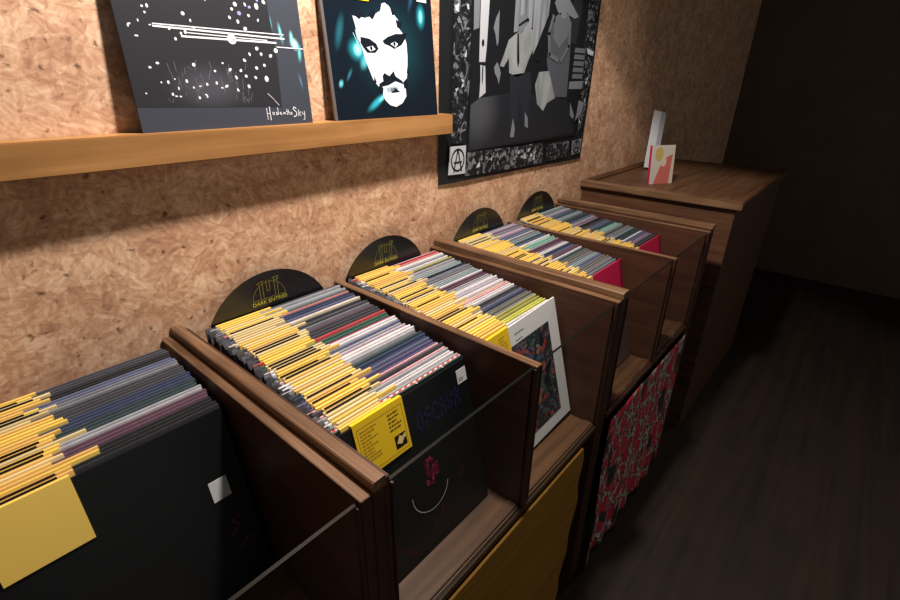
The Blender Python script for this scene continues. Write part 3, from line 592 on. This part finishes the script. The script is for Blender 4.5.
    ms = [mat('poster_black', (27, 28, 31), .42, .45), mat('poster_dark_ink', (24, 25, 29), .42, .45), glow_print('poster_stage_grey', (36, 37, 42), [(.17,.2,.14,.14,0,(82,84,90),.8)], .45),
          speckle('poster_curtain_grey', [(.3,(84,88,96)),(.7,(168,172,178))], (45,1,3), .45, 2, .3), mat('poster_white', (190, 193, 198), .45), mat('poster_light_grey', (122,126,131), .45), speckle('poster_shirt', [(.3,(128,132,134)),(.75,(166,170,168))], (14,1,6), .45),
          mat('poster_trouser_grey', (40, 42, 50), .45), mat('poster_mid_grey', (84, 88, 96), .45), mat('poster_step_grey', (104, 108, 112), .45),
          speckle('poster_collage', [(.46,(24,25,28)),(.56,(48,50,54)),(.63,(128,130,134)),(.72,(40,42,44))], (36,1,36), .5, 3, 1.8)]
    for f, mi in zip(t.f, t.m): pass
    t.build('printed_sheet', ms, o)
    # drawing pins are hidden by the frame; the sheet carries one faint horizontal fold
poster()

# ------------------------------------------------------------ hangings below the bins
def cardboard():
    mb = MB(); rr = random.Random(4); z0, z1 = -.378, FZ+.002; n = 26; P = [(.032, z0), (.625, z0)]
    for i in range(1, n):
        z = z0+(z1-z0)*i/n; x = .628+.012*math.sin(i/n*5)+.006*math.sin(i*.9)+rr.uniform(-.003, .003) - .02*i/n; P.append((x, z))
    P += [(.615, z1), (.032, z1)]
    P = list(reversed(P)); mb.prism(P, -D-.0085, -D-.0035)
    o = mb.build('cardboard_sheet', speckle('mustard_cardboard', [(.3,(140,98,30)),(.7,(166,118,40))], (4,4,90), .7, 3, .2))
    tag(o, 'mustard-yellow cardboard sheet with ragged right edge hanging below the nearest bin', 'cardboard')
cardboard()
def cloth_mat():
    m = bpy.data.materials.new('red_animal_print_cloth'); m.use_nodes = True; nt = m.node_tree; b = nt.nodes['Principled BSDF']; L = nt.links.new
    tc = N(nt, 'ShaderNodeTexCoord'); mp = N(nt, 'ShaderNodeMapping'); mp.inputs['Scale'].default_value = (25, 1, 13); L(tc.outputs['Object'], mp.inputs[0])
    nz = N(nt, 'ShaderNodeTexNoise'); nz.inputs['Scale'].default_value = 1.2; nz.inputs['Detail'].default_value = 2; nz.inputs['Distortion'].default_value = 1.4; L(mp.outputs[0], nz.inputs['Vector'])
    v = N(nt, 'ShaderNodeTexVoronoi', feature='DISTANCE_TO_EDGE'); v.inputs['Scale'].default_value = 1; 
    ad = N(nt, 'ShaderNodeVectorMath', operation='ADD'); L(mp.outputs[0], ad.inputs[0]); L(nz.outputs['Color'], ad.inputs[1]); L(ad.outputs[0], v.inputs['Vector'])
    cr = N(nt, 'ShaderNodeValToRGB'); e = cr.color_ramp.elements; e[0].position = .0; e[0].color = s2l((225, 215, 200)); e[1].position = .3; e[1].color = s2l((206, 26, 54))
    k = e.new(.07); k.color = s2l((60, 48, 46)); k = e.new(.11); k.color = s2l((60, 24, 30)); k = e.new(.15); k.color = s2l((210, 40, 64))
    L(v.outputs['Distance'], cr.inputs[0])
    n2 = N(nt, 'ShaderNodeTexNoise'); n2.inputs['Scale'].default_value = .55; n2.inputs['Detail'].default_value = 1; L(mp.outputs[0], n2.inputs['Vector'])
    mr = N(nt, 'ShaderNodeMapRange'); mr.inputs[1].default_value = .60; mr.inputs[2].default_value = .63; L(n2.outputs[0], mr.inputs[0])
    mm = N(nt, 'ShaderNodeMix', data_type='RGBA'); mm.inputs[7].default_value = s2l((46, 44, 42)); L(mr.outputs[0], mm.inputs[0]); L(cr.outputs[0], mm.inputs[6])
    L(mm.outputs[2], b.inputs['Base Color']); b.inputs['Roughness'].default_value = .8; return m
def cloth():
    mb = MB(); nx, nz = 70, 26; x0, x1 = .768, 1.400
    for j in range(nz+1):
        v = j/nz
        for i in range(nx+1):
            u = i/nx; yv = -D-.014-.006*v*math.sin(u*38+v*1.5)-.003*math.sin(u*15+v*3)*(.3+v)
            zb = FZ+.012+.008*math.sin(u*21)
            mb.v.append((x0+(x1-x0)*u-.01*v*math.sin(v*5)*(1-u)-.004*math.sin(v*9+u), yv, -.375+(zb+.375)*v))
    for j in range(nz):
        for i in range(nx):
            a = j*(nx+1)+i; mb.f.append((a, a+nx+1, a+nx+2, a+1)); mb.m.append(0)
    o = mb.build('cloth_hanging', cloth_mat()); md = o.modifiers.new('thickness', 'SOLIDIFY'); md.thickness = .0012; md.offset = 0
    for p_ in o.data.polygons: p_.use_smooth = True
    tag(o, 'red, black and white patterned cloth hanging to the floor below the farther bin', 'cloth')
cloth()

# ------------------------------------------------------------ higher counter beyond the bins
ct = thing('counter', 'dark brown wooden counter with a raised rim beyond the farthest bin', 'counter', (1.65, 0, FZ))
z = -FZ+.05; L_, DD = 1.0, .62
MB().box((.022, -DD+.02, 0), (L_, -.002, z-.028)).build('body', wood('counter_body_wood', (66, 42, 28), (96, 62, 40), 'y', .5), ct, .002)
MB().box((.0, -DD, z-.0278), (.035, -.002, z)).build('rim_board', W_TOP, ct, .003)
MB().box((.0352, -.045, z-.0278), (L_, -.002, z)).build('rim_board', W_X, ct, .003)
MB().box((.0352, -DD, z-.0278), (L_, -DD+.045, z)).build('rim_board', W_X, ct, .003)
MB().box((.0352, -DD+.0452, z-.0278), (L_, -.0452, z-.008)).build('counter_top', wood('counter_top_wood', (74, 50, 34), (104, 72, 48), 'x', .5), ct)
# leaning card and booklet
cd = MB().box((0, -.0015, 0), (.075, .0015, .262)).box((.045, -.0022, .0), (.075, -.0016, .262), 1).build('card', [mat('white_card', (214, 216, 220), .5), mat('card_grey_edge', (170, 172, 178), .5)])
cd.location = (2.15, -.085, .0552); cd.rotation_euler = (-math.radians(9), math.radians(9), math.radians(-28)); tag(cd, 'tall narrow white card leaning against the wall on the counter', 'card')
bk = thing('booklet', 'small booklet with red, yellow and white cover standing on the counter', 'booklet', (1.80, -.235, .0425), (-math.radians(7), 0, math.radians(-32)))
mb = MB().box((0, -.004, 0), (.115, .004, .155)); y = -.0043
mb.poly([(.02,0),(.095,0),(.105,.12),(.06,.10),(.03,.03)], y, 1); mb.ell(.038, .12, .02, .028, y-.0002, 2); mb.poly([(.105,0),(.115,0),(.115,.155),(.108,.155)], y-.0001, 4); mb.ell(.062, .09, .014, .02, y-.0003, 4)
mb.build('cover', [mat('booklet_white', (180, 172, 160), .5), mat('booklet_red', (176, 92, 80), .5), mat('booklet_yellow', (170, 150, 80), .5), mat('booklet_magenta', (170, 30, 70), .5), mat('booklet_cream', (188, 172, 148), .5)], bk)
MB().box((-.004, -.0045, .0005), (-.0003, .0045, .155)).build('spine', mat('booklet_magenta', (190, 30, 80), .5), bk, label='magenta spine')
